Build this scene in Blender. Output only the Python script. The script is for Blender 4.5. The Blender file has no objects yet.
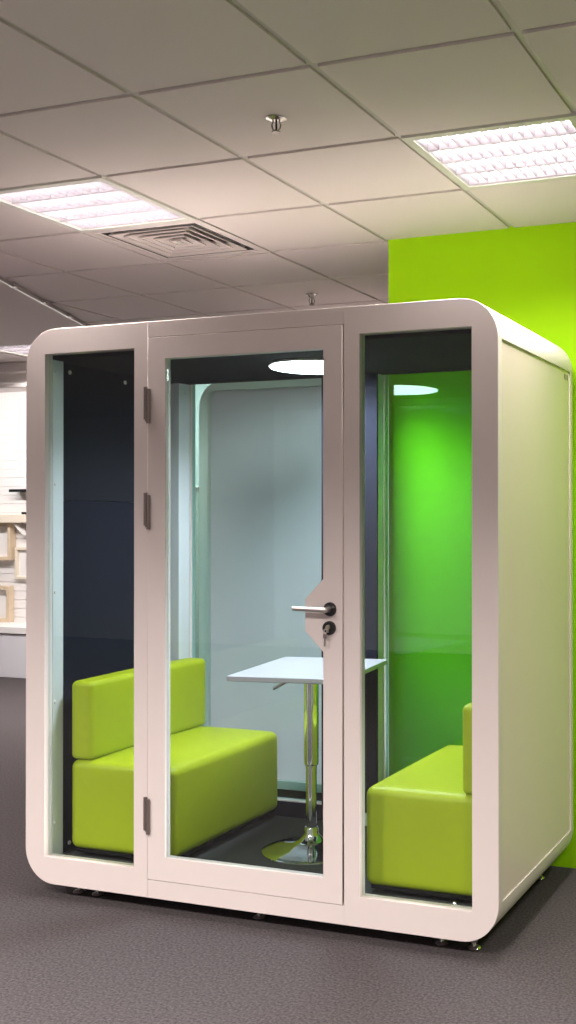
import bpy, bmesh, math
from mathutils import Vector, Matrix

S = bpy.context.scene
COL = S.collection
R = math.radians
H = 2.742            # ceiling height

# ------------------------------------------------------------------ materials
def nodemat(name):
    m = bpy.data.materials.new(name); m.use_nodes = True
    nt = m.node_tree; nt.nodes.clear()
    out = nt.nodes.new('ShaderNodeOutputMaterial')
    return m, nt, out

def mat(name, col, rough=.5, metal=0, spec=.5, noise=None, bump=None, sheen=0, coat=0):
    """noise=(scale, amount) varies the colour, bump=(scale, strength, distance)"""
    m, nt, out = nodemat(name)
    b = nt.nodes.new('ShaderNodeBsdfPrincipled')
    b.inputs['Base Color'].default_value = (*col, 1)
    b.inputs['Roughness'].default_value = rough
    b.inputs['Metallic'].default_value = metal
    b.inputs['Specular IOR Level'].default_value = spec
    b.inputs['Sheen Weight'].default_value = sheen
    b.inputs['Coat Weight'].default_value = coat
    nt.links.new(b.outputs[0], out.inputs[0])
    tc = nt.nodes.new('ShaderNodeTexCoord')
    if noise:
        n = nt.nodes.new('ShaderNodeTexNoise'); n.inputs['Scale'].default_value = noise[0]
        n.inputs['Detail'].default_value = 5
        nt.links.new(tc.outputs['Object'], n.inputs['Vector'])
        mx = nt.nodes.new('ShaderNodeMix'); mx.data_type = 'RGBA'
        a = noise[1]
        mx.inputs[6].default_value = (*[c * (1 - a) for c in col], 1)
        mx.inputs[7].default_value = (*[min(1, c * (1 + a)) for c in col], 1)
        nt.links.new(n.outputs[0], mx.inputs[0]); nt.links.new(mx.outputs[2], b.inputs['Base Color'])
    if bump:
        n = nt.nodes.new('ShaderNodeTexNoise'); n.inputs['Scale'].default_value = bump[0]
        n.inputs['Detail'].default_value = 4
        nt.links.new(tc.outputs['Object'], n.inputs['Vector'])
        bp = nt.nodes.new('ShaderNodeBump'); bp.inputs['Strength'].default_value = bump[1]
        bp.inputs['Distance'].default_value = bump[2]
        nt.links.new(n.outputs[0], bp.inputs['Height']); nt.links.new(bp.outputs[0], b.inputs['Normal'])
    return m

def glass(name, tint, refl=1.0):
    """thin clear pane: tinted transmission with Schlick reflection"""
    m, nt, out = nodemat(name)
    tr = nt.nodes.new('ShaderNodeBsdfTransparent'); tr.inputs[0].default_value = (*tint, 1)
    gl = nt.nodes.new('ShaderNodeBsdfGlossy'); gl.inputs['Roughness'].default_value = 0.0
    lw = nt.nodes.new('ShaderNodeLayerWeight'); lw.inputs[0].default_value = .5
    p = nt.nodes.new('ShaderNodeMath'); p.operation = 'POWER'; p.inputs[1].default_value = 5
    ma = nt.nodes.new('ShaderNodeMath'); ma.operation = 'MULTIPLY_ADD'
    ma.inputs[1].default_value = .96; ma.inputs[2].default_value = .042 * refl
    mx = nt.nodes.new('ShaderNodeMixShader')
    L = nt.links.new
    L(lw.outputs['Facing'], p.inputs[0]); L(p.outputs[0], ma.inputs[0]); L(ma.outputs[0], mx.inputs[0])
    L(tr.outputs[0], mx.inputs[1]); L(gl.outputs[0], mx.inputs[2]); L(mx.outputs[0], out.inputs[0])
    return m

def emit(name, col, s):
    m, nt, out = nodemat(name)
    e = nt.nodes.new('ShaderNodeEmission'); e.inputs[0].default_value = (*col, 1); e.inputs[1].default_value = s
    nt.links.new(e.outputs[0], out.inputs[0]); return m

def frosted(name, dcol, tcol, f):
    m, nt, out = nodemat(name)
    d = nt.nodes.new('ShaderNodeBsdfDiffuse'); d.inputs[0].default_value = (*dcol, 1)
    t = nt.nodes.new('ShaderNodeBsdfTranslucent'); t.inputs[0].default_value = (*tcol, 1)
    mx = nt.nodes.new('ShaderNodeMixShader'); mx.inputs[0].default_value = f
    nt.links.new(d.outputs[0], mx.inputs[1]); nt.links.new(t.outputs[0], mx.inputs[2]); nt.links.new(mx.outputs[0], out.inputs[0])
    return m
POD2_W = 20

M = dict(
    frost=frosted('frosted_panel', (.66, .62, .64), (.95, .80, .86), .62),
    roof=mat('roof_bounce_white', (.90, .86, .82), .5),  # paler than the pod paint so the added sheet bounces more light
    paint=mat('pod_white_paint', (.76, .675, .655), .42, noise=(30, .012)),
    paint_lamplit=mat('post_lamplit_white', (.78, .81, .84), .35),  # pod paint lifted whiter and bluer, cool lamp light put into the colour
    panel=mat('pod_side_panel', (.79, .66, .62), .36),
    door=mat('door_white_paint', (.77, .685, .665), .42, noise=(30, .012)),
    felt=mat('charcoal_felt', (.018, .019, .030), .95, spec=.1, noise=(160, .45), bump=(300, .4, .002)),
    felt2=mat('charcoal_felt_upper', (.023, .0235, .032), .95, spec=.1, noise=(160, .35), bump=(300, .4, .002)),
    feltfloor=mat('pod_carpet', (.062, .064, .064), .95, spec=.1, noise=(220, .3), bump=(300, .5, .003)),
    sofa=mat('lime_leatherette', (.42, .50, .010), .5, spec=.38, noise=(60, .05), bump=(220, .12, .001)),
    table=mat('white_laminate', (.50, .49, .53), .3),
    chrome=mat('chrome', (.78, .78, .79), .06, metal=1),
    steel=mat('brushed_steel', (.62, .60, .59), .3, metal=1),
    hinge=mat('hinge_steel', (.30, .25, .24), .38, metal=.8),
    black=mat('black_plastic', (.012, .012, .013), .25),
    dark=mat('dark_gap', (.02, .02, .02), .8),
    brass=mat('lock_metal', (.55, .5, .42), .3, metal=1),
    green=mat('green_wall_paint', (.29, .58, .004), .7, spec=.08, noise=(4, .03), bump=(180, .08, .001)),
    white=mat('white_wall_paint', (.72, .70, .68), .7, noise=(3, .02)),
    white2=mat('display_white', (.84, .82, .81), .45),
    cab=mat('cabinet_white', (.74, .73, .78), .4),
    tile=mat('ceiling_tile', (.78, .715, .70), .95, spec=.1, noise=(260, .05), bump=(420, .25, .001)),
    tbar=mat('ceiling_tbar', (.58, .55, .52), .5),
    gap=mat('tile_edge', (.30, .28, .27), .9),
    carpet=mat('office_carpet', (.076, .066, .0695), .97, spec=.04, noise=(105, .95), bump=(200, .8, .005)),
    lumwhite=mat('lamp_housing_white', (.80, .79, .77), .4),
    lumgreen=mat('lamp_frame_paint', (.72, .72, .66), .4),
    louvre=mat('louvre_aluminium', (.55, .50, .54), .5),
    wood=mat('pale_wood', (.66, .53, .38), .55, noise=(12, .15)),
    cream=mat('cream_board', (.78, .70, .58), .55),
    pale=mat('trim_white', (.84, .79, .77), .5),
    screen=mat('grey_screen_fabric', (.30, .31, .27), .9, noise=(80, .1)),
    tube=emit('fluorescent_tube', (1, .97, .96), 12),
    led=emit('cool_led', (.86, 1, 1), 26.0),
    glassf=glass('clear_glass', (.93, .97, .965), 1.0),
    glassb=glass('green_tinted_glass', (.75, .95, .92), .8),
    pinnacle=mat('sprinkler_chrome', (.6, .58, .56), .2, metal=1),
)

# ------------------------------------------------------------------ mesh helpers
def mesh_obj(name, bm, m, parent=None, smooth=False, loc=None, rot=None):
    me = bpy.data.meshes.new(name)
    bmesh.ops.recalc_face_normals(bm, faces=bm.faces)
    bm.to_mesh(me); bm.free()
    ms = m if isinstance(m, (list, tuple)) else [m]
    for x in ms: me.materials.append(x)
    if smooth:
        for p in me.polygons: p.use_smooth = True
        try: me.set_sharp_from_angle(angle=R(40))
        except Exception: pass
    o = bpy.data.objects.new(name, me); COL.objects.link(o)
    if parent: o.parent = parent
    if loc: o.location = loc
    if rot: o.rotation_euler = rot
    return o

def box(bm, x0, x1, y0, y1, z0, z1, bev=0, seg=2, mi=0):
    r = bmesh.ops.create_cube(bm, size=1)
    vs = r['verts']
    for v in vs:
        v.co = Vector(((x0 + x1) / 2 + v.co.x * (x1 - x0), (y0 + y1) / 2 + v.co.y * (y1 - y0), (z0 + z1) / 2 + v.co.z * (z1 - z0)))
    fs = {f for v in vs for f in v.link_faces}
    for f in fs: f.material_index = mi
    if bev:
        es = list({e for v in vs for e in v.link_edges})
        g = bmesh.ops.bevel(bm, geom=es, offset=bev, segments=seg, profile=.5, affect='EDGES')
        for f in g['faces']: f.material_index = mi

def cyl(bm, p0, p1, r0, r1=None, seg=24, cap=True):
    r1 = r0 if r1 is None else r1
    p0, p1 = Vector(p0), Vector(p1); d = p1 - p0
    mt = Matrix.Translation((p0 + p1) / 2) @ d.to_track_quat('Z', 'Y').to_matrix().to_4x4()
    bmesh.ops.create_cone(bm, cap_ends=cap, segments=seg, radius1=r0, radius2=r1, depth=d.length, matrix=mt)

def lathe(bm, prof, c=(0, 0, 0), seg=48):
    """prof: list of (r, z)"""
    rings = []
    for r, z in prof:
        if r < 1e-6: rings.append([bm.verts.new((c[0], c[1], c[2] + z))])
        else: rings.append([bm.verts.new((c[0] + r * math.cos(2 * math.pi * k / seg), c[1] + r * math.sin(2 * math.pi * k / seg), c[2] + z)) for k in range(seg)])
    for a, b in zip(rings, rings[1:]):
        for k in range(seg):
            k2 = (k + 1) % seg
            if len(a) == 1: bm.faces.new((a[0], b[k], b[k2]))
            elif len(b) == 1: bm.faces.new((a[k], a[k2], b[0]))
            else: bm.faces.new((a[k], a[k2], b[k2], b[k]))

def rrect(x0, x1, z0, z1, r, seg=14):
    """rounded rectangle, r = (bl, br, tr, tl)"""
    pts = []
    for (cx, cz, sx, sz, a0, rr) in ((x0, z0, 1, 1, 180, r[0]), (x1, z0, -1, 1, 270, r[1]), (x1, z1, -1, -1, 0, r[2]), (x0, z1, 1, -1, 90, r[3])):
        if rr <= 0: pts.append((cx, cz)); continue
        for k in range(seg + 1):
            a = R(a0 + 90 * k / seg)
            pts.append((cx + sx * rr + rr * math.cos(a), cz + sz * rr + rr * math.sin(a)))
    return pts

def plate(name, outer, holes, y0, y1, m, parent, bev=.003):
    """flat shape in XZ with holes, real thickness y0..y1, small rounded edges"""
    cu = bpy.data.curves.new(name, 'CURVE'); cu.dimensions = '2D'; cu.fill_mode = 'BOTH'
    cu.extrude = (y1 - y0) / 2 - bev; cu.bevel_depth = bev; cu.bevel_resolution = 2; cu.offset = -bev
    for pts in [outer] + holes:
        s = cu.splines.new('POLY'); s.points.add(len(pts) - 1)
        for p, (x, z) in zip(s.points, pts): p.co = (x, z, 0, 1)
        s.use_cyclic_u = True
    tmp = bpy.data.objects.new('tmp', cu); COL.objects.link(tmp)
    bpy.context.view_layer.update()
    dg = bpy.context.evaluated_depsgraph_get()
    me = bpy.data.meshes.new_from_object(tmp.evaluated_get(dg))
    bpy.data.objects.remove(tmp); bpy.data.curves.remove(cu)
    me.transform(Matrix.Translation((0, (y0 + y1) / 2, 0)) @ Matrix.Rotation(R(90), 4, 'X'))
    me.name = name; me.materials.clear(); me.materials.append(m)
    bm = bmesh.new(); bm.from_mesh(me); bmesh.ops.remove_doubles(bm, verts=bm.verts, dist=1e-5)
    bmesh.ops.recalc_face_normals(bm, faces=bm.faces); bm.to_mesh(me); bm.free()
    o = bpy.data.objects.new(name, me); COL.objects.link(o); o.parent = parent
    return o

def extrude_xz(bm, pts, y0, y1, mi=0, cap=True):
    a = [bm.verts.new((x, y0, z)) for x, z in pts]; b = [bm.verts.new((x, y1, z)) for x, z in pts]
    n = len(pts)
    for k in range(n):
        f = bm.faces.new((a[k], a[(k + 1) % n], b[(k + 1) % n], b[k])); f.material_index = mi
    if cap:
        bm.faces.new(a).material_index = mi; bm.faces.new(b[::-1]).material_index = mi

def thing(name, label, cat, loc=(0, 0, 0), rot=(0, 0, 0), group=None):
    o = bpy.data.objects.new(name, None); COL.objects.link(o)
    o.empty_display_size = .1
    o.location = loc; o.rotation_euler = rot; tag(o, label, cat, group); return o
def tag(o, label, cat, group=None):
    o['label'] = label; o['category'] = cat
    if group: o['group'] = group
    return o
def struct(o): o['kind'] = 'structure'; return o
def copy_tree(o, parent=None):
    c = o.copy(); COL.objects.link(c); c.parent = parent
    if 'label' in c.keys() and parent is None: pass
    for ch in [x for x in S.objects if x.parent == o]: copy_tree(ch, c)
    return c

# ------------------------------------------------------------------ room
bm = bmesh.new(); box(bm, -9.6, 4.6, -7.6, 6.0, -.1, 0); struct(mesh_obj('floor', bm, M['carpet']))
WX = -.876
bm = bmesh.new(); box(bm, WX, 4.5, 1.033, 1.15, 0, H + .05); struct(mesh_obj('wall_back', bm, M['green']))
bm = bmesh.new(); box(bm, -9.5, 4.6, 5.25, 5.35, 0, 3.0); struct(mesh_obj('wall_far', bm, M['white']))
bm = bmesh.new(); box(bm, -9.6, -9.5, -7.6, 5.35, 0, 3.0); struct(mesh_obj('wall_left', bm, M['white']))
bm = bmesh.new(); box(bm, 4.5, 4.6, -7.6, 5.35, 0, 3.0); struct(mesh_obj('wall_right', bm, M['white']))
bm = bmesh.new(); box(bm, -9.6, 4.6, -7.7, -7.6, 0, 3.0); struct(mesh_obj('wall_front', bm, M['white']))

# ceiling: tegular 0.6 m tiles standing a little below a T-bar grid
GX, GY, T = -.8892, -.7507, .6
LIGHTS = {(-2, 1), (1, 1), (4, 1), (-5, 1), (-2, -4), (1, -4), (4, -4), (-5, -4), (-8, -4), (-8, 1),
          (-2, -9), (1, -9), (-5, -9), (4, -9), (-2, 6)}
VENT = (-2, 2)
FAR = (-4.96, 2.74)       # lamp in the plain ceiling on the left
A, B = (-3.081, 1.048), (-3.58, 2.284)     # edge of the plain ceiling
def plain_side(x, y):     # left of the slanting trim
    d = (B[0] - A[0], B[1] - A[1]); return d[0] * (y - A[1]) - d[1] * (x - A[0]) > 0
bm = bmesh.new()
g = .008
for i in range(-15, 9):
    for j in range(-12, 10):
        if (i, j) in LIGHTS or (i, j) == VENT: continue
        x0, y0 = GX + T * i, GY + T * j
        if y0 > 5.2 or x0 > 4.5: continue
        if abs(x0 + .3 - (FAR[0] + .3)) < .95 and abs(y0 + .3 - FAR[1] - .3) < .95 and y0 > 1.4: continue
        w = .012
        box(bm, x0 + w, x0 + T - w, y0 + w, y0 + T - w, H, H + .02, mi=0)
box(bm, -9.6, 4.6, -7.7, 6, H + .13, H + .15, mi=3)
for i in range(-15, 10):
    x = GX + T * i; box(bm, x - .011, x + .011, -7.6, 5.3, H + .0075, H + .03, mi=1)
for j in range(-12, 11):
    y = GY + T * j
    box(bm, -9.6, 4.6, y - .011, y + .011, H + .0078, H + .03, mi=1)
struct(mesh_obj('ceiling', bm, [M['tile'], M['tbar'], M['gap'], M['white']]))
# plain plasterboard ceiling left of the slanting white trim (with a cut-out for the lamp)
def isect(y): return A[0] + (B[0] - A[0]) * (y - A[1]) / (B[1] - A[1])
bm = bmesh.new()
zb = H - .012
def quad_slab(pts):
    a = [bm.verts.new((x, y, zb)) for x, y in pts]; b = [bm.verts.new((x, y, H + .006)) for x, y in pts]
    bm.faces.new(a[::-1]); bm.faces.new(b)
    for k in range(len(pts)): bm.faces.new((a[k], a[(k + 1) % 4], b[(k + 1) % 4], b[k]))
fx0, fx1, fy0, fy1 = FAR[0], FAR[0] + .6, FAR[1], FAR[1] + .6
quad_slab([(-9.5, -.3), (isect(-.3), -.3), (isect(fy0), fy0), (-9.5, fy0)])
quad_slab([(-9.5, fy0), (fx0, fy0), (fx0, fy1), (-9.5, fy1)])
quad_slab([(fx1, fy0), (isect(fy0), fy0), (isect(fy1), fy1), (fx1, fy1)])
quad_slab([(-9.5, fy1), (isect(fy1), fy1), (isect(5.2), 5.2), (-9.5, 5.2)])
struct(mesh_obj('ceiling', bm, M['tile']))
bm = bmesh.new()
p0, p1 = Vector((isect(-.3), -.3, H - .016)), Vector((isect(5.2), 5.2, H - .016))
d = (p1 - p0); L = d.length; 
box(bm, -L / 2, L / 2, -.006, .006, -.012, .010, .003)
for k in range(14): box(bm, -L / 2 + .25 + k * .43, -L / 2 + .29 + k * .43, -.017, .017, -.010, .010, .002)
o = struct(mesh_obj('trim_1', bm, M['steel'], loc=(p0 + p1) / 2, rot=(0, 0, math.atan2(d.y, d.x))))

# ------------------------------------------------------------------ recessed louvred lamps
def make_lamp():
    t = thing('ceiling_light', '', 'ceiling light')
    bm = bmesh.new()
    e, w = .298, .268
    for a in ((-e, e, -e, -w), (-e, e, w, e), (-e, -w, -w, w), (w, e, -w, w)):
        box(bm, *a, -.004, .012)
    mesh_obj('trim_frame', bm, M['lumgreen'], t)
    bm = bmesh.new()
    box(bm, -.285, .285, -.285, .285, .085, .095)
    for a in ((-.285, .285, -.285, -.272), (-.285, .285, .272, .285), (-.285, -.272, -.272, .272), (.272, .285, -.272, .272)):
        box(bm, *a, .012, .085)
    mesh_obj('housing', bm, M['lumwhite'], t)
    for k in range(4):
        y = -.201 + k * .134
        bm = bmesh.new(); cyl(bm, (-.262, y, .058), (.262, y, .058), .013, seg=16)
        mesh_obj('tube', bm, M['tube'], t, smooth=True)
    bm = bmesh.new()
    for k in range(5):
        y = -.268 + k * .134
        box(bm, -.268, .268, y - .004, y + .004, .002, .034)
    for k in range(15):
        x = -.268 + k * .0383
        box(bm, x - .0012, x + .0012, -.268, .268, .006, .030)
    mesh_obj('louvre', bm, M['louvre'], t)
    ld = bpy.data.lights.new('lamp_light', 'AREA'); ld.shape = 'SQUARE'; ld.size = .53
    ld.energy = LAMP_W; ld.color = (1, .92, .865); ld.spread = R(LAMP_SPREAD)
    lo = bpy.data.objects.new('lamp_light', ld); COL.objects.link(lo); lo.parent = t; lo.location = (0, 0, -.001)
    return t
LAMP_W, LAMP_SPREAD = 40, 138
SPREAD = {1: 138, -4: 140, -9: 150}
POWER = {(1, 1): 1.0, (-2, 1): 1.4, (1, -4): 1.9, (4, -4): 2.3, (-2, -4): 2.6, (-5, -4): 3.0, (-8, -4): 2.2, (-5, 1): 1.6, (-8, 1): 1.5, (4, 1): .5, (1, -9): 1, (-2, -9): 1, (-5, -9): 1, (4, -9): 1}
lamp = make_lamp()
spots = [
    ((1, 1), 'square louvred ceiling light glowing in front of the green wall'),
    ((-2, 1), 'square louvred ceiling light glowing beside the slatted air vent'),
]
first = True
GL = 'recessed louvred ceiling lights'
def put(l, x, y, label):
    l.location = (x, y, H); l['label'] = label; l['group'] = GL
order = sorted(LIGHTS)
nm = {1: 'above the pod', -4: 'above the camera', -9: 'behind the camera', 6: 'beyond the pod'}
col = {-8: 'at the far left end', -5: 'left of centre', -2: 'at the centre', 1: 'right of centre', 4: 'at the right end'}
cur = lamp
dct = dict(spots)
for k, (i, j) in enumerate(order):
    l = lamp if k == 0 else copy_tree(lamp)
    lab = dct.get((i, j)) or 'louvred ceiling light outside the picture %s %s' % (nm[j], col[i])
    put(l, GX + T * (i + .5), GY + T * (j + .5), lab)
    for ch in l.children if k == 0 else [x for x in S.objects if x.parent == l]:
        if ch.type == 'LIGHT':
            ch.data = ch.data.copy()
            ch.data.energy = LAMP_W * POWER.get((i, j), 1); ch.data.spread = R(SPREAD.get(j, LAMP_SPREAD))
l = copy_tree(lamp); put(l, FAR[0] + .3, FAR[1] + .3, 'small-looking far ceiling light above the display shelves at far left')

# ------------------------------------------------------------------ four-way air vent
t = thing('air_vent', 'square four-way slatted air vent in a ceiling tile beside the left light', 'air vent',
          (GX + T * (VENT[0] + .5), GY + T * (VENT[1] + .5), H))
bm = bmesh.new()
def ring(bm, a, b, z0a, z0b, th=.0):
    # square ring sloping from half-size a at z0a to half-size b at z0b
    va = [bm.verts.new((sx * a, sy * a, z0a)) for sx, sy in ((-1, -1), (1, -1), (1, 1), (-1, 1))]
    vb = [bm.verts.new((sx * b, sy * b, z0b)) for sx, sy in ((-1, -1), (1, -1), (1, 1), (-1, 1))]
    vc = [bm.verts.new((v.co.x, v.co.y, v.co.z + .003)) for v in va]
    vd = [bm.verts.new((v.co.x, v.co.y, v.co.z + .003)) for v in vb]
    for k in range(4):
        q = (k + 1) % 4
        bm.faces.new((va[k], va[q], vb[q], vb[k])); bm.faces.new((vc[k], vd[k], vd[q], vc[q]))
        bm.faces.new((va[k], vc[k], vc[q], va[q])); bm.faces.new((vb[k], vb[q], vd[q], vd[k]))
ring(bm, .297, .262, 0, -.002)
mesh_obj('face_frame', bm, M['tile'], t)
for k in range(6):
    bm = bmesh.new()
    a = .262 - k * .044
    ring(bm, a, a - .006, -.001, -.001); ring(bm, a - .001, a - .041, .0, .027)
    mesh_obj('fin', bm, M['tile'], t)
bm = bmesh.new(); box(bm, -.012, .012, -.012, .012, -.001, .003); mesh_obj('centre_plate', bm, M['lumwhite'], t)
bm = bmesh.new()
box(bm, -.24, .24, -.24, .24, .075, .08)
for a in ((-.24, .24, -.24, -.234), (-.24, .24, .234, .24), (-.24, -.234, -.234, .234), (.234, .24, -.234, .234)):
    box(bm, *a, 0.003, .075)
mesh_obj('duct', bm, M['dark'], t)

# ------------------------------------------------------------------ sprinklers
def make_sprinkler(drop):
    t = thing('sprinkler', '', 'sprinkler')
    bm = bmesh.new(); lathe(bm, [(0, .004), (.020, .004), (.034, 0), (.036, -.004), (.022, -.010), (.014, -.012 - drop), (0, -.012 - drop)], seg=28)
    mesh_obj('escutcheon', bm, M['pinnacle'], t, smooth=True)
    bm = bmesh.new()
    z = -.012 - drop
    for s in (-1, 1):
        cyl(bm, (s * .008, 0, z + .006), (s * .015, 0, z - .012), .0028, seg=10)
        cyl(bm, (s * .015, 0, z - .012), (s * .013, 0, z - .026), .0028, seg=10)
        cyl(bm, (s * .013, 0, z - .026), (0, 0, z - .037), .0028, seg=10)
    mesh_obj('yoke', bm, M['hinge'], t, smooth=True)
    bm = bmesh.new(); cyl(bm, (0, 0, z), (0, 0, z - .034), .0035, seg=10); mesh_obj('bulb', bm, M['black'], t, smooth=True)
    bm = bmesh.new(); lathe(bm, [(0, z - .040), (.015, z - .040), (.016, z - .037), (0, z - .036)], seg=20)
    mesh_obj('deflector', bm, M['hinge'], t, smooth=True)
    return t
s = make_sprinkler(0); s.scale = (.92, .92, .88); s.location = (-.585, -.44, H); s.rotation_euler = (0, 0, R(20))
s['label'] = 'chrome fire sprinkler hanging from the ceiling nearest the camera'; s['group'] = 'ceiling sprinklers'
s = make_sprinkler(.012); s.location = (-1.771, 1.954, H); s.rotation_euler = (0, 0, R(35))
s['label'] = 'small dark fire sprinkler just above the roof of the pod, further back'; s['group'] = 'ceiling sprinklers'

# ------------------------------------------------------------------ the meeting pod
W, D, ZB, ZT, RC = 1.974, .966, .055, 2.227, .135
FT = .043
WZ0, WZ1 = .160, 2.130
pod = thing('meeting_pod', 'large white meeting pod with rounded corners and tall glass windows on the carpet', 'meeting pod')
def Rr(l): return rrect(*l)
SM = [(-1.399, -.5745)]
# front frame: left and right window frames, header and sill between them
plate('left_frame', rrect(-W, -1.3995, ZB, ZT, (RC, 0, 0, RC)), [rrect(-1.882, -1.461, WZ0, WZ1, (0, 0, 0, 0))], 0, FT, M['paint'], pod, .0009)
plate('right_frame', rrect(-.5735, 0, ZB, ZT, (0, RC, RC, 0)), [rrect(-.513, -.094, WZ0, WZ1, (0, 0, 0, 0))], 0, FT, M['paint'], pod, .0009)
plate('door_header', rrect(-1.3992, -.5738, 2.1685, ZT, (0,) * 4), [], 0.0005, FT, M['paint'], pod, .0006)
plate('door_sill', rrect(-1.3992, -.5738, ZB, .1225, (0,) * 4), [], 0.0005, FT, M['paint'], pod, .0006)
# back frame: same outline, two windows and a central mullion
plate('back_frame', rrect(-W, 0, ZB, ZT, (RC,) * 4),
      [rrect(-1.853, -1.12, WZ0 + .04, WZ1, (0,) * 4), rrect(-.847, -.094, WZ0 + .04, WZ1, (0,) * 4)], D - FT, D, M['paint'], pod)
# shell between the two frames with side panels set back a few millimetres
bm = bmesh.new()
out = rrect(-W, 0, ZB, ZT, (RC,) * 4, 16)
def shell_profile(rec):
    pts = []
    for x, z in out: pts.append((x, z))
    return pts
inn = rrect(-W + .055, -.055, ZB + .06, ZT - .075, (.02,) * 4, 4)
def ringstrip(o1, i1, y0, y1):
    pass
# outer skin with recess: insert recess points on both sides
def skin(recess):
    pts = []
    n = len(out)
    for k in range(n):
        x, z = out[k]; x2, z2 = out[(k + 1) % n]
        pts.append((x, z))
        if recess and abs(x - x2) < 1e-6 and abs(z - z2) > 1:
            s = 1 if x > -.5 else -1
            zs = (.190, 2.090) if z2 > z else (2.090, .190)
            r = .006
            pts += [(x, zs[0]), (x - s * r, zs[0]), (x - s * r, zs[1]), (x, zs[1])]
    return pts
yA, yB, yC, yD = FT - .0005, FT + .001, D - FT - .001, D - FT + .0005
def lay(bm, pts, y): return [bm.verts.new((x, y, z)) for x, z in pts]
a, b = lay(bm, skin(True), yA), lay(bm, skin(True), yD)
n = len(a)
for k in range(n): bm.faces.new((a[k], a[(k + 1) % n], b[(k + 1) % n], b[k]))
a, b = lay(bm, inn, yA), lay(bm, inn, yD)
n = len(a)
for k in range(n): bm.faces.new((a[k], b[k], b[(k + 1) % n], a[(k + 1) % n]))
mesh_obj('shell', bm, M['paint'], pod, smooth=True)
bm = bmesh.new(); box(bm, -W + .14, -.14, .01, D - .01, ZT - .0005, ZT + .003, .001)
mesh_obj('roof_bounce_sheet', bm, M['roof'], pod)  # unseen reflector added on the pod top to brighten the ceiling above
# side panels lying in the recess
for s, x in ((1, 0), (-1, -W)):
    bm = bmesh.new()
    x0, x1 = sorted((x - s * .012, x - s * .0035))
    box(bm, x0, x1, FT + .004, D - FT - .004, .196, 2.084, .002, 2)
    p = mesh_obj('side_panel', bm, M['panel'], pod)
bm = bmesh.new()
for k in range(3): box(bm, -.0040, -.0015, .842 + k * .022, .850 + k * .022, 2.050, 2.072, .0006)
mesh_obj('vent_slot', bm, M['hinge'], pod)
# corner posts behind the front frame and before the back frame
def post(x0, x1, y0, y1, z0=.14, z1=2.14):
    bm = bmesh.new(); box(bm, x0, x1, y0, y1, z0, z1, .002, 2)
    return mesh_obj('post', bm, M['paint_lamplit'], pod)
fp = post(-1.917, -1.8835, FT + .003, .106); post(-.0915, -.057, FT + .003, .106)
bp = post(-1.917, -1.8545, .836, D - FT - .003); post(-.0915, -.057, .836, D - FT - .003)
post(-1.118, -.849, .862, D - FT - .003)
for z in (2.07, 1.62, 1.19, .755, .275):
    for po, y, x in ((fp, .060, -1.884), (bp, .885, -1.855)):
        bm = bmesh.new(); cyl(bm, (x, y, z), (x + .0035, y, z), .0075, .0055, 16)
        mesh_obj('screw', bm, M['pale'], po, smooth=True)
# lining
def slab(name, x0, x1, y0, y1, z0, z1, m, bev=.002, parent=pod):
    bm = bmesh.new(); box(bm, x0, x1, y0, y1, z0, z1, bev); return mesh_obj(name, bm, m, parent)
XL, XR = -1.917, -.057
slab('wall_lining', XL, XL + .012, .108, .834, .131, 1.556, M['felt'])
slab('wall_lining', XL, XL + .012, .108, .834, 1.557, 2.145, M['felt2'])
slab('wall_lining', XR - .012, XR, .108, .834, .131, 1.556, M['felt'])
slab('wall_lining', XR - .012, XR, .108, .834, 1.557, 2.145, M['felt2'])
slab('ceiling_lining', XL + .013, XR - .013, FT + .002, .915, 2.1145, 2.148, M['felt2'])
slab('header_lining', XL + .013, XR - .013, .836, .850, 2.1135, 2.1144, M['felt2'])
slab('mullion_lining', -1.118, -.847, .848, .861, .20, 2.1140, M['felt'])
slab('sill_lining', XL + .013, XR - .013, .9045, .914, .131, .1985, M['felt'])
slab('pod_floor', XL + .013, XR - .013, FT + .002, .912, .116, .130, M['feltfloor'])
def button(x, y, z, d):
    bm = bmesh.new()
    bmesh.ops.create_uvsphere(bm, u_segments=16, v_segments=8, radius=.009)
    sc = [1, 1, 1]; sc[d] = .5
    for v in bm.verts: v.co = Vector((v.co.x * sc[0], v.co.y * sc[1], v.co.z * sc[2]))
    mesh_obj('button', bm, M['pale'], pod, smooth=True, loc=(x, y, z))
for y in (.165, .512, .815): button(XL + .014, y, 2.080, 0)
for y in (.165,): button(XL + .014, y, .165, 0)
bm = bmesh.new(); lathe(bm, [(0, .026), (.006, .025), (.011, .018), (.012, .008), (.017, .004), (.017, 0), (0, 0)], (-.19, .085, .1305), 20)
mesh_obj('floor_bolt', bm, M['chrome'], pod, smooth=True)
# round LED panel
t2 = None
bm = bmesh.new(); lathe(bm, [(0, 0), (.189, .0), (.193, -.003), (.193, -.010), (.189, -.011), (0, -.011)], (-.970, .53, 2.1143), 72)
lampbody = mesh_obj('pod_lamp', bm, M['lumwhite'], pod, smooth=True)
bm = bmesh.new(); cyl(bm, (-.970, .53, 2.1032), (-.970, .53, 2.0995), .187, seg=72)
mesh_obj('lamp_diffuser', bm, M['led'], lampbody)
# glazing
slab('window_pane', -1.8815, -1.4615, .020, .028, WZ0 + .001, WZ1 - .001, M['glassf'], 0)
slab('window_pane', -.5125, -.0945, .020, .028, WZ0 + .001, WZ1 - .001, M['glassf'], 0)
slab('window_pane', -1.8525, -1.1205, .938, .946, WZ0 + .041, WZ1 - .001, M['glassb'], 0)
slab('window_pane', -.8465, -.0945, .938, .946, WZ0 + .041, WZ1 - .001, M['glassb'], 0)
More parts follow.
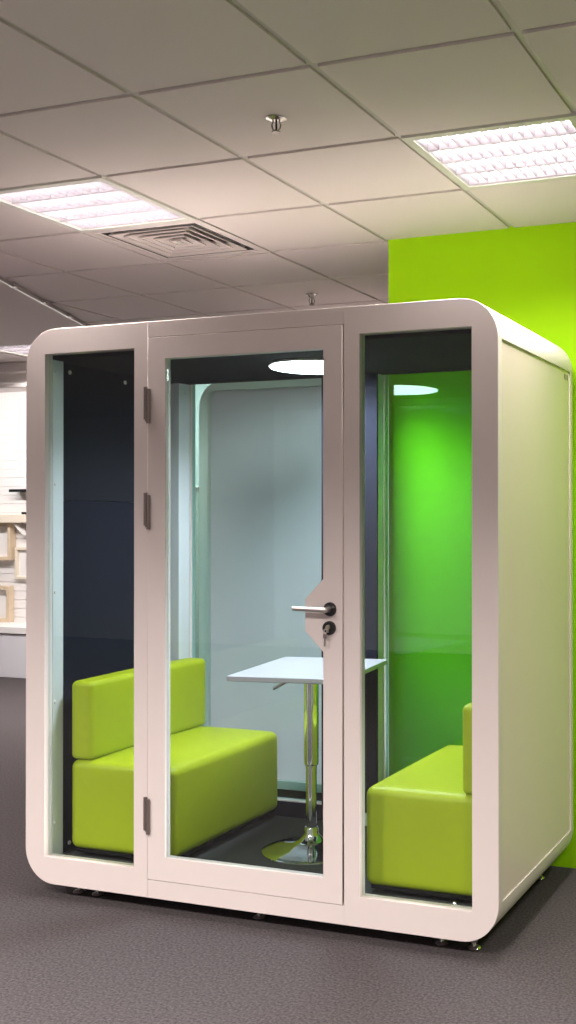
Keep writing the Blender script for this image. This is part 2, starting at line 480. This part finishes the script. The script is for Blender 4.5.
# door
gl = [(-1.320, .213), (-.655, .213), (-.655, 1.010), (-.727, 1.083), (-.727, 1.195), (-.655, 1.268), (-.655, 2.085), (-1.320, 2.085)]
door = plate('door', rrect(-1.3983, -.5795, .125, 2.166, (0,) * 4), [gl], -.001, .032, M['door'], pod, .0009)
slab('glass_pane', -1.319, -.656, .010, .018, .214, 2.084, M['glassf'], 0, parent=door)
for zc in (1.912, 1.512, .366):
    bm = bmesh.new()
    cyl(bm, (-1.4035, -.007, zc - .055), (-1.4035, -.007, zc + .068), .0072, seg=16)
    cyl(bm, (-1.3915, -.007, zc - .070), (-1.3915, -.007, zc + .060), .0072, seg=16)
    box(bm, -1.409, -1.386, -.004, .000, zc - .062, zc + .060, .001)
    mesh_obj('hinge', bm, M['hinge'], door, smooth=True)
bm = bmesh.new(); cyl(bm, (-.627, -.001, 1.162), (-.627, -.010, 1.162), .025, .0235, 32)
ros = mesh_obj('handle_rosette', bm, M['black'], door, smooth=True)
bm = bmesh.new()
cyl(bm, (-.627, -.010, 1.162), (-.627, -.042, 1.162), .0095, seg=20)
cyl(bm, (-.627, -.047, 1.162), (-.750, -.047, 1.165), .0088, .0085, seg=20)
bmesh.ops.create_uvsphere(bm, u_segments=16, v_segments=10, radius=.0105, matrix=Matrix.Translation((-.627, -.045, 1.162)))
mesh_obj('lever_handle', bm, M['steel'], door, smooth=True)
bm = bmesh.new(); cyl(bm, (-.629, -.001, 1.096), (-.629, -.011, 1.096), .025, .0235, 32)
mesh_obj('lock_rosette', bm, M['black'], door, smooth=True)
bm = bmesh.new(); cyl(bm, (-.629, -.011, 1.099), (-.629, -.017, 1.099), .0085, seg=20); box(bm, -.6325, -.6255, -.016, -.011, 1.080, 1.098, .001)
mesh_obj('lock_cylinder', bm, M['brass'], door, smooth=True)
# levelling feet
def foot(x, y):
    bm = bmesh.new()
    lathe(bm, [(0, .0), (.022, .0), (.024, .004), (.020, .009), (.009, .014), (.007, .020), (.013, .021), (.013, .030), (.007, .031), (.007, .058), (0, .058)], (x, y, 0), 24)
    mesh_obj('foot', bm, M['chrome'], pod, smooth=True)
for x in (-1.79, -1.70, -.97, -.24, -.12): foot(x, .09)
for x in (-1.79, -.97, -.12): foot(x, .86)
# keys hanging in the lock
kt = thing('key', 'small metal key hanging from the black lock of the white pod door', 'key', (-.636, -.0165, 1.090), (0, R(4), 0))
bm = bmesh.new(); lathe(bm, [(.004, 0), (.0085, 0), (.0085, -.0018), (.004, -.0018), (.004, 0)], seg=20)
for v in bm.verts: v.co = Vector((v.co.x, v.co.z - .001, v.co.y - .004))
mesh_obj('key_ring', bm, M['steel'], kt)
bm = bmesh.new(); box(bm, -.0075, .0075, -.004, -.002, -.030, -.012, .001); box(bm, -.003, .003, -.0038, -.0022, -.058, -.030, .0005)
mesh_obj('key_blade', bm, M['hinge'], kt)

# ------------------------------------------------------------------ sofas
def soft_box(x0, x1, y0, y1, z0, z1, r, crown=0.0, seg=8, n=14):
    """upholstered block: rounded edges and slightly domed top"""
    bm = bmesh.new()
    hx, hy, hz = (x1 - x0) / 2, (y1 - y0) / 2, (z1 - z0) / 2
    def axis(h):
        k = [-h + r * (1 - math.cos(math.pi / 2 * q / seg)) for q in range(seg + 1)]
        mid = [(-h + r) + (2 * h - 2 * r) * q / n for q in range(1, n)]
        return k + mid + [-v for v in k[::-1]]
    ax = (axis(hx), axis(hy), axis(hz))
    h = (hx, hy, hz); cache = {}
    def vert(p):
        key = tuple(round(c, 6) for c in p)
        if key in cache: return cache[key]
        q = [max(-h[i] + r, min(h[i] - r, p[i])) for i in range(3)]
        d = Vector([p[i] - q[i] for i in range(3)])
        if d.length > 1e-9: d = d.normalized() * r
        c = Vector(q) + d
        u, v = c.x / hx, c.y / hy
        if c.z > 0: c.z += crown * (1 - u * u) * (1 - v * v) * (c.z / hz)
        c.x += (crown * .35) * (1 - v * v) * (1 - (c.z / hz) ** 2) * (1 if c.x > 0 else -1) if abs(u) > .97 else 0
        cache[key] = bm.verts.new(c + Vector(((x0 + x1) / 2, (y0 + y1) / 2, (z0 + z1) / 2)))
        return cache[key]
    for d in range(3):
        o1, o2 = [(1, 2), (0, 2), (0, 1)][d]
        for s in (-1, 1):
            for i in range(len(ax[o1]) - 1):
                for j in range(len(ax[o2]) - 1):
                    q = []
                    for ii, jj in ((i, j), (i + 1, j), (i + 1, j + 1), (i, j + 1)):
                        p = [0, 0, 0]; p[d] = s * h[d]; p[o1] = ax[o1][ii]; p[o2] = ax[o2][jj]; q.append(vert(p))
                    if len(set(q)) == 4:
                        try: bm.faces.new(q)
                        except ValueError: pass
    return bm
def make_sofa(w, bt):
    t = thing('bench_sofa', '', 'sofa', group='lime green bench sofas in the pod')
    l = .800
    mesh_obj('seat', soft_box(0, w, -l / 2, l / 2, .032, .388, .034, .010), M['sofa'], t, smooth=True)
    mesh_obj('backrest', soft_box(.003, bt, -l / 2 + .002, l / 2 - .002, .3895, .702, .022, .006), M['sofa'], t, smooth=True)
    bm = bmesh.new(); box(bm, .02, w - .02, -l / 2 + .02, l / 2 - .02, .020, .036); mesh_obj('base_board', bm, M['black'], t)
    for x in (.06, w - .06):
        for y in (-l / 2 + .07, l / 2 - .07):
            bm = bmesh.new(); cyl(bm, (x, y, 0), (x, y, .022), .016, .02, 16); mesh_obj('leg', bm, M['chrome'], t, smooth=True)
    return t
s1 = make_sofa(.495, .108); s1.location = (-1.8525, .502, .1308); s1['label'] = 'lime green bench sofa with backrest against the left inner wall of the pod'
s2 = make_sofa(.452, .078); s2.location = (-.095, .502, .1308); s2.rotation_euler = (0, 0, math.pi)
s2['label'] = 'lime green bench sofa behind the right window, its back to the right side wall'

# ------------------------------------------------------------------ pedestal table
t = thing('pedestal_table', 'white rectangular table on a chrome pedestal with round base inside the pod', 'table', (-.985, .515, .1306))
def tb(x0, x1, y0, y1, z0, z1, r): 
    bm = bmesh.new(); pts = rrect(x0, x1, y0, y1, (r,) * 4, 6)
    zz = [(z0, .004), (z0 + .003, 0), (z1 - .002, 0), (z1, .003)]
    rings = []
    for z, ins in zz:
        rings.append([bm.verts.new((x * (1 - ins / x1), y * (1 - ins / y1), z)) for x, y in pts])
    n = len(pts)
    for a, b in zip(rings, rings[1:]):
        for k in range(n): bm.faces.new((a[k], a[(k + 1) % n], b[(k + 1) % n], b[k]))
    bm.faces.new(rings[0][::-1]); bm.faces.new(rings[-1])
    return bm
top = mesh_obj('tabletop', tb(-.235, .235, -.300, .300, .723, .744, .008), M['table'], t, rot=(0, 0, R(8)))
bm = bmesh.new(); lathe(bm, [(0, .722), (.075, .722), (.075, .714), (.032, .706), (.030, .69), (0, .69)], seg=32); mesh_obj('top_mount', bm, M['black'], t, smooth=True)
bm = bmesh.new(); lathe(bm, [(0, .70), (.029, .70), (.029, .352), (.027, .345), (.024, .345), (0, .345)], seg=40); mesh_obj('upper_column', bm, M['chrome'], t, smooth=True)
bm = bmesh.new(); lathe(bm, [(0, .35), (.0215, .35), (.0215, .05), (0, .05)], seg=40); mesh_obj('lower_column', bm, M['chrome'], t, smooth=True)
bm = bmesh.new(); lathe(bm, [(0, .092), (.026, .092), (.029, .086), (.029, .070), (.033, .060), (.050, .040), (.075, .030), (.13, .020), (.185, .010), (.199, .004), (.200, 0), (0, 0)], seg=96)
mesh_obj('base', bm, M['chrome'], t, smooth=True)
bm = bmesh.new(); cyl(bm, (-.01, -.02, .700), (-.085, -.035, .690), .0045, seg=12); cyl(bm, (-.085, -.035, .690), (-.150, -.045, .655), .0055, .0065, seg=12)
mesh_obj('lever', bm, M['steel'], t, smooth=True)

# ------------------------------------------------------------------ second pod behind
p2 = thing('meeting_pod', 'another white rounded pod with a frosted panel, seen through the first pod\'s rear glass', 'meeting pod', (-1.27, 1.6, 0))
hw = 1.0
plate('frame', rrect(-hw, hw, ZB, ZT, (RC,) * 4), [rrect(-hw + .055, hw - .055, ZB + .045, ZT - .05, (.045,) * 4, 6)], 0, .9, M['paint'], p2)
bm = bmesh.new(); box(bm, -hw + .05, hw - .05, .03, .036, ZB + .04, ZT - .045); mesh_obj('rear_panel', bm, M['frost'], p2)
bm = bmesh.new(); lathe(bm, [(0, 0), (.183, .0), (.187, -.004), (.187, -.024), (.180, -.026), (0, -.026)], (0, .5, ZT - .052), 48)
lb2 = mesh_obj('pod_lamp', bm, M['lumwhite'], p2, smooth=True)
bm = bmesh.new(); cyl(bm, (0, .5, ZT - .0775), (0, .5, ZT - .082), .181, seg=48); mesh_obj('lamp_diffuser', bm, M['led'], lb2)
ld = bpy.data.lights.new('pod_lamp_light', 'AREA'); ld.shape = 'DISK'; ld.size = .35; ld.energy = POD2_W; ld.color = (.86, .92, 1); ld.spread = R(95)
lo = bpy.data.objects.new('pod_lamp_light', ld); COL.objects.link(lo); lo.location = (0, .5, ZT - .085); lo.parent = lb2
for x in (-hw + .2, hw - .2):
    for y in (.12, .78):
        bm = bmesh.new(); lathe(bm, [(0, 0), (.022, 0), (.024, .004), (.009, .014), (.007, .058), (0, .058)], (x, y, 0), 16); mesh_obj('foot', bm, M['chrome'], p2, smooth=True)

# ------------------------------------------------------------------ display wall far left
t = thing('slatwall', 'bright white grooved slatwall panel behind the shelves at far left', 'display panel', (-6.2, 5.06, 0))
bm = bmesh.new(); prof = []
z = .02; pr = []
pr.append((.0, .06)); 
pts = [(0.10, .02), (0.0, .02)]
zz = .02
while zz < 2.70:
    pts += [(0, zz + .077), (.008, zz + .078), (.008, zz + .084), (0, zz + .085)]
    zz += .085
pts += [(0, 2.735), (.10, 2.735)]
a = [bm.verts.new((-2.4, y - .06, z)) for y, z in pts]; b = [bm.verts.new((2.2, y - .06, z)) for y, z in pts]
for k in range(len(pts)): bm.faces.new((a[k], a[(k + 1) % len(pts)], b[(k + 1) % len(pts)], b[k]))
bm.faces.new(a); bm.faces.new(b[::-1])
mesh_obj('grooved_board', bm, M['white2'], t)

# valance with lamp trough over it
t = thing('valance', 'pale stepped valance across the top of the display wall', 'valance', (-6.2, 3.4, 0))
bm = bmesh.new(); box(bm, -2.6, 1.9, 0, .25, 2.655, 2.728, .003); mesh_obj('upper_fascia', bm, M['pale'], t)
bm = bmesh.new(); box(bm, -2.6, 1.9, .10, .25, 2.58, 2.655, .003); mesh_obj('lower_fascia', bm, M['pale'], t)
bm = bmesh.new(); box(bm, -2.6, 1.9, -.01, .03, 2.528, 2.560, .003)
for x in (-2.55, -1.2, .3, 1.85): box(bm, x - .01, x + .01, .0, .12, 2.55, 2.60, .001)
mesh_obj('rail', bm, M['pale'], t)
def display_lamp(x, label):
    t = thing('display_lamp', label, 'lamp', (x, 3.47, 2.572), group='tube lamps under the valance')
    bm = bmesh.new(); box(bm, -.28, .28, -.02, .02, -.006, .008, .002); mesh_obj('lamp_body', bm, M['lumwhite'], t)
    bm = bmesh.new(); cyl(bm, (-.26, 0, -.012), (.26, 0, -.012), .008, seg=12); mesh_obj('tube', bm, M['tube'], t, smooth=True)
    ld = bpy.data.lights.new('display_light', 'AREA'); ld.shape = 'RECTANGLE'; ld.size = .55; ld.size_y = .05
    ld.energy = 14; ld.color = (1, .95, .93)
    lo = bpy.data.objects.new('display_light', ld); COL.objects.link(lo); lo.parent = t; lo.location = (0, .06, -.03)
    lo.rotation_euler = (R(50), 0, 0)
    return t
lam = [display_lamp(-5.33, 'thin lit tube lamp under the valance at far left'),
       display_lamp(-6.2, 'thin tube lamp under the valance just outside the left edge'),
       display_lamp(-7.1, 'thin tube lamp under the valance second outside the left edge'),
       display_lamp(-4.72, 'thin tube lamp under the valance hidden behind the pod')]

# cabinet and worktop
c = thing('base_cabinet', 'low white base cabinet under the slatwall at the left edge of the picture', 'cabinet', (-6.9, 4.6, 0))
bm = bmesh.new(); box(bm, -1.2, 1.6, .02, .39, .0, .415); mesh_obj('body', bm, M['cab'], c)
for k, x in enumerate((-1.2, -.5, .395, 1.0)):
    x1 = (-.5, .395, 1.0, 1.6)[k]
    bm = bmesh.new(); box(bm, x + .002, x1 - .002, 0, .018, .004, .410, .002); mesh_obj('door_panel', bm, M['cab'], c)
bm = bmesh.new(); box(bm, -8.15, -5.25, 4.585, 4.995, .4155, .478, .004)
tag(mesh_obj('worktop', bm, M['white2']), 'thin white worktop lying along the low cabinet at far left', 'worktop')

def boxframe(x0, x1, z0, z1, y0, y1, st, m, label, tilt=0):
    t = thing('box_frame', label, 'box frame', ((x0 + x1) / 2, y1, z0), (tilt, 0, 0), group='wooden box frames at the display wall')
    w = (x1 - x0) / 2; h = z1 - z0; d = y0 - y1
    bm = bmesh.new()
    box(bm, -w, w, d, 0, 0, st, .002); box(bm, -w, w, d, 0, h - st, h, .002)
    box(bm, -w, -w + st, d, 0, st, h - st, .002); box(bm, w - st, w, d, 0, st, h - st, .002)
    mesh_obj('frame', bm, m, t)
    bm = bmesh.new(); box(bm, -w + st, w - st, -.012, -.004, st, h - st); mesh_obj('backing', bm, M['white2'], t)
    return t
boxframe(-7.08, -6.702, 1.083, 1.445, 4.918, 4.998, .032, M['wood'], 'pale wooden box frame fixed under the cream shelf at far left')
boxframe(-6.68, -6.30, .90, 1.21, 4.955, 4.998, .026, M['cream'], 'thin cream box frame right beside the pod edge, between the other two frames')
boxframe(-7.10, -6.72, .479, .83, 4.925, 4.992, .034, M['wood'], 'pale wooden box frame standing on the white worktop at far left')
# low grey screen glimpsed through the gap beside the second pod
t = thing('partition_screen', 'sliver of grey partition screen seen in the gap beside the second pod', 'partition screen', (-3.9, 3.95, 0))
bm = bmesh.new(); box(bm, -.6, .9, -.02, .02, .05, 1.70, .004); mesh_obj('screen_panel', bm, M['screen'], t)
bm = bmesh.new(); box(bm, -.62, .92, -.025, .025, 1.70, 1.74, .004); mesh_obj('top_rail', bm, M['hinge'], t)
for x in (-.5, .8):
    bm = bmesh.new(); box(bm, x - .02, x + .02, -.22, .22, 0, .049, .003); mesh_obj('foot', bm, M['hinge'], t)
# shelves
bm = bmesh.new(); box(bm, -7.3, -5.6, 4.86, 4.998, 1.448, 1.528, .004)
sh = tag(mesh_obj('wall_shelf', bm, M['cream']), 'cream shelf board on the slatwall above the upper wooden box frame', 'shelf')
bm = bmesh.new()
v = [bm.verts.new(c) for c in ((-6.66, 4.90, 1.445), (-6.63, 4.90, 1.445), (-6.50, 4.90, 1.33), (-6.53, 4.90, 1.33))]
f = bm.faces.new(v); e = bmesh.ops.extrude_face_region(bm, geom=[f])
for q in e['geom']:
    if isinstance(q, bmesh.types.BMVert): q.co.y += .095
mesh_obj('brace', bm, M['white2'], sh)
t = thing('wall_shelf', 'short dark-edged shelf with a white top board, highest on the slatwall', 'shelf', (-6.2, 4.998, 1.745))
bm = bmesh.new(); box(bm, -.47, .5, -.13, 0, 0, .026, .002); mesh_obj('shelf_board', bm, M['black'], t)
bm = bmesh.new(); box(bm, -.45, .5, -.13, 0, .0265, .050, .002); mesh_obj('top_board', bm, M['white2'], t)
bm = bmesh.new(); box(bm, -6.575, -6.50, 4.93, 4.985, 1.5285, 1.552, .004)
tag(mesh_obj('display_clip', bm, M['black']), 'tiny black clip lying on the cream shelf next to the pod edge', 'clip')

# ------------------------------------------------------------------ camera
cd = bpy.data.cameras.new('camera'); cam = bpy.data.objects.new('camera', cd); COL.objects.link(cam)
yaw, pi_, ro = .3447, .0063, -.0012
fw = Vector((-math.sin(yaw) * math.cos(pi_), math.cos(yaw) * math.cos(pi_), math.sin(pi_)))
rt = Vector((math.cos(yaw), math.sin(yaw), 0)); up = rt.cross(fw)
r2 = rt * math.cos(ro) + up * math.sin(ro); u2 = -rt * math.sin(ro) + up * math.cos(ro)
mtx = Matrix((r2, u2, -fw)).transposed().to_4x4()
mtx.translation = (1.1695, -3.4119, 1.4807)
cam.matrix_world = mtx
cd.sensor_fit = 'VERTICAL'; cd.sensor_height = 36; cd.lens = 1079.99 * 36 / 1024
cd.shift_x = -(482.43 - 288) / 1024; cd.clip_start = .05
S.camera = cam

# ------------------------------------------------------------------ interior lamp light, world, colour
ld = bpy.data.lights.new('pod_lamp_light', 'AREA'); ld.shape = 'DISK'; ld.size = .36; ld.spread = R(146); ld.energy = 22.5; ld.color = (.82, .88, 1)
lo = bpy.data.objects.new('pod_lamp_light', ld); COL.objects.link(lo); lo.location = (-.970, .53, 2.097); lo.parent = lampbody
w = bpy.data.worlds.new('world'); S.world = w; w.use_nodes = True
w.node_tree.nodes['Background'].inputs[0].default_value = (.5, .5, .5, 1); w.node_tree.nodes['Background'].inputs[1].default_value = .1
S.view_settings.view_transform = 'Standard'; S.view_settings.look = 'None'
S.view_settings.gamma = 1; S.view_settings.use_curve_mapping = False
S.view_settings.exposure = 0
S.cycles.max_bounces = 10; S.cycles.diffuse_bounces = 5; S.cycles.transparent_max_bounces = 16
S.cycles.glossy_bounces = 4
S.cycles.caustics_reflective = False; S.cycles.caustics_refractive = False
S.cycles.sample_clamp_indirect = 4
S.cycles.use_denoising = True
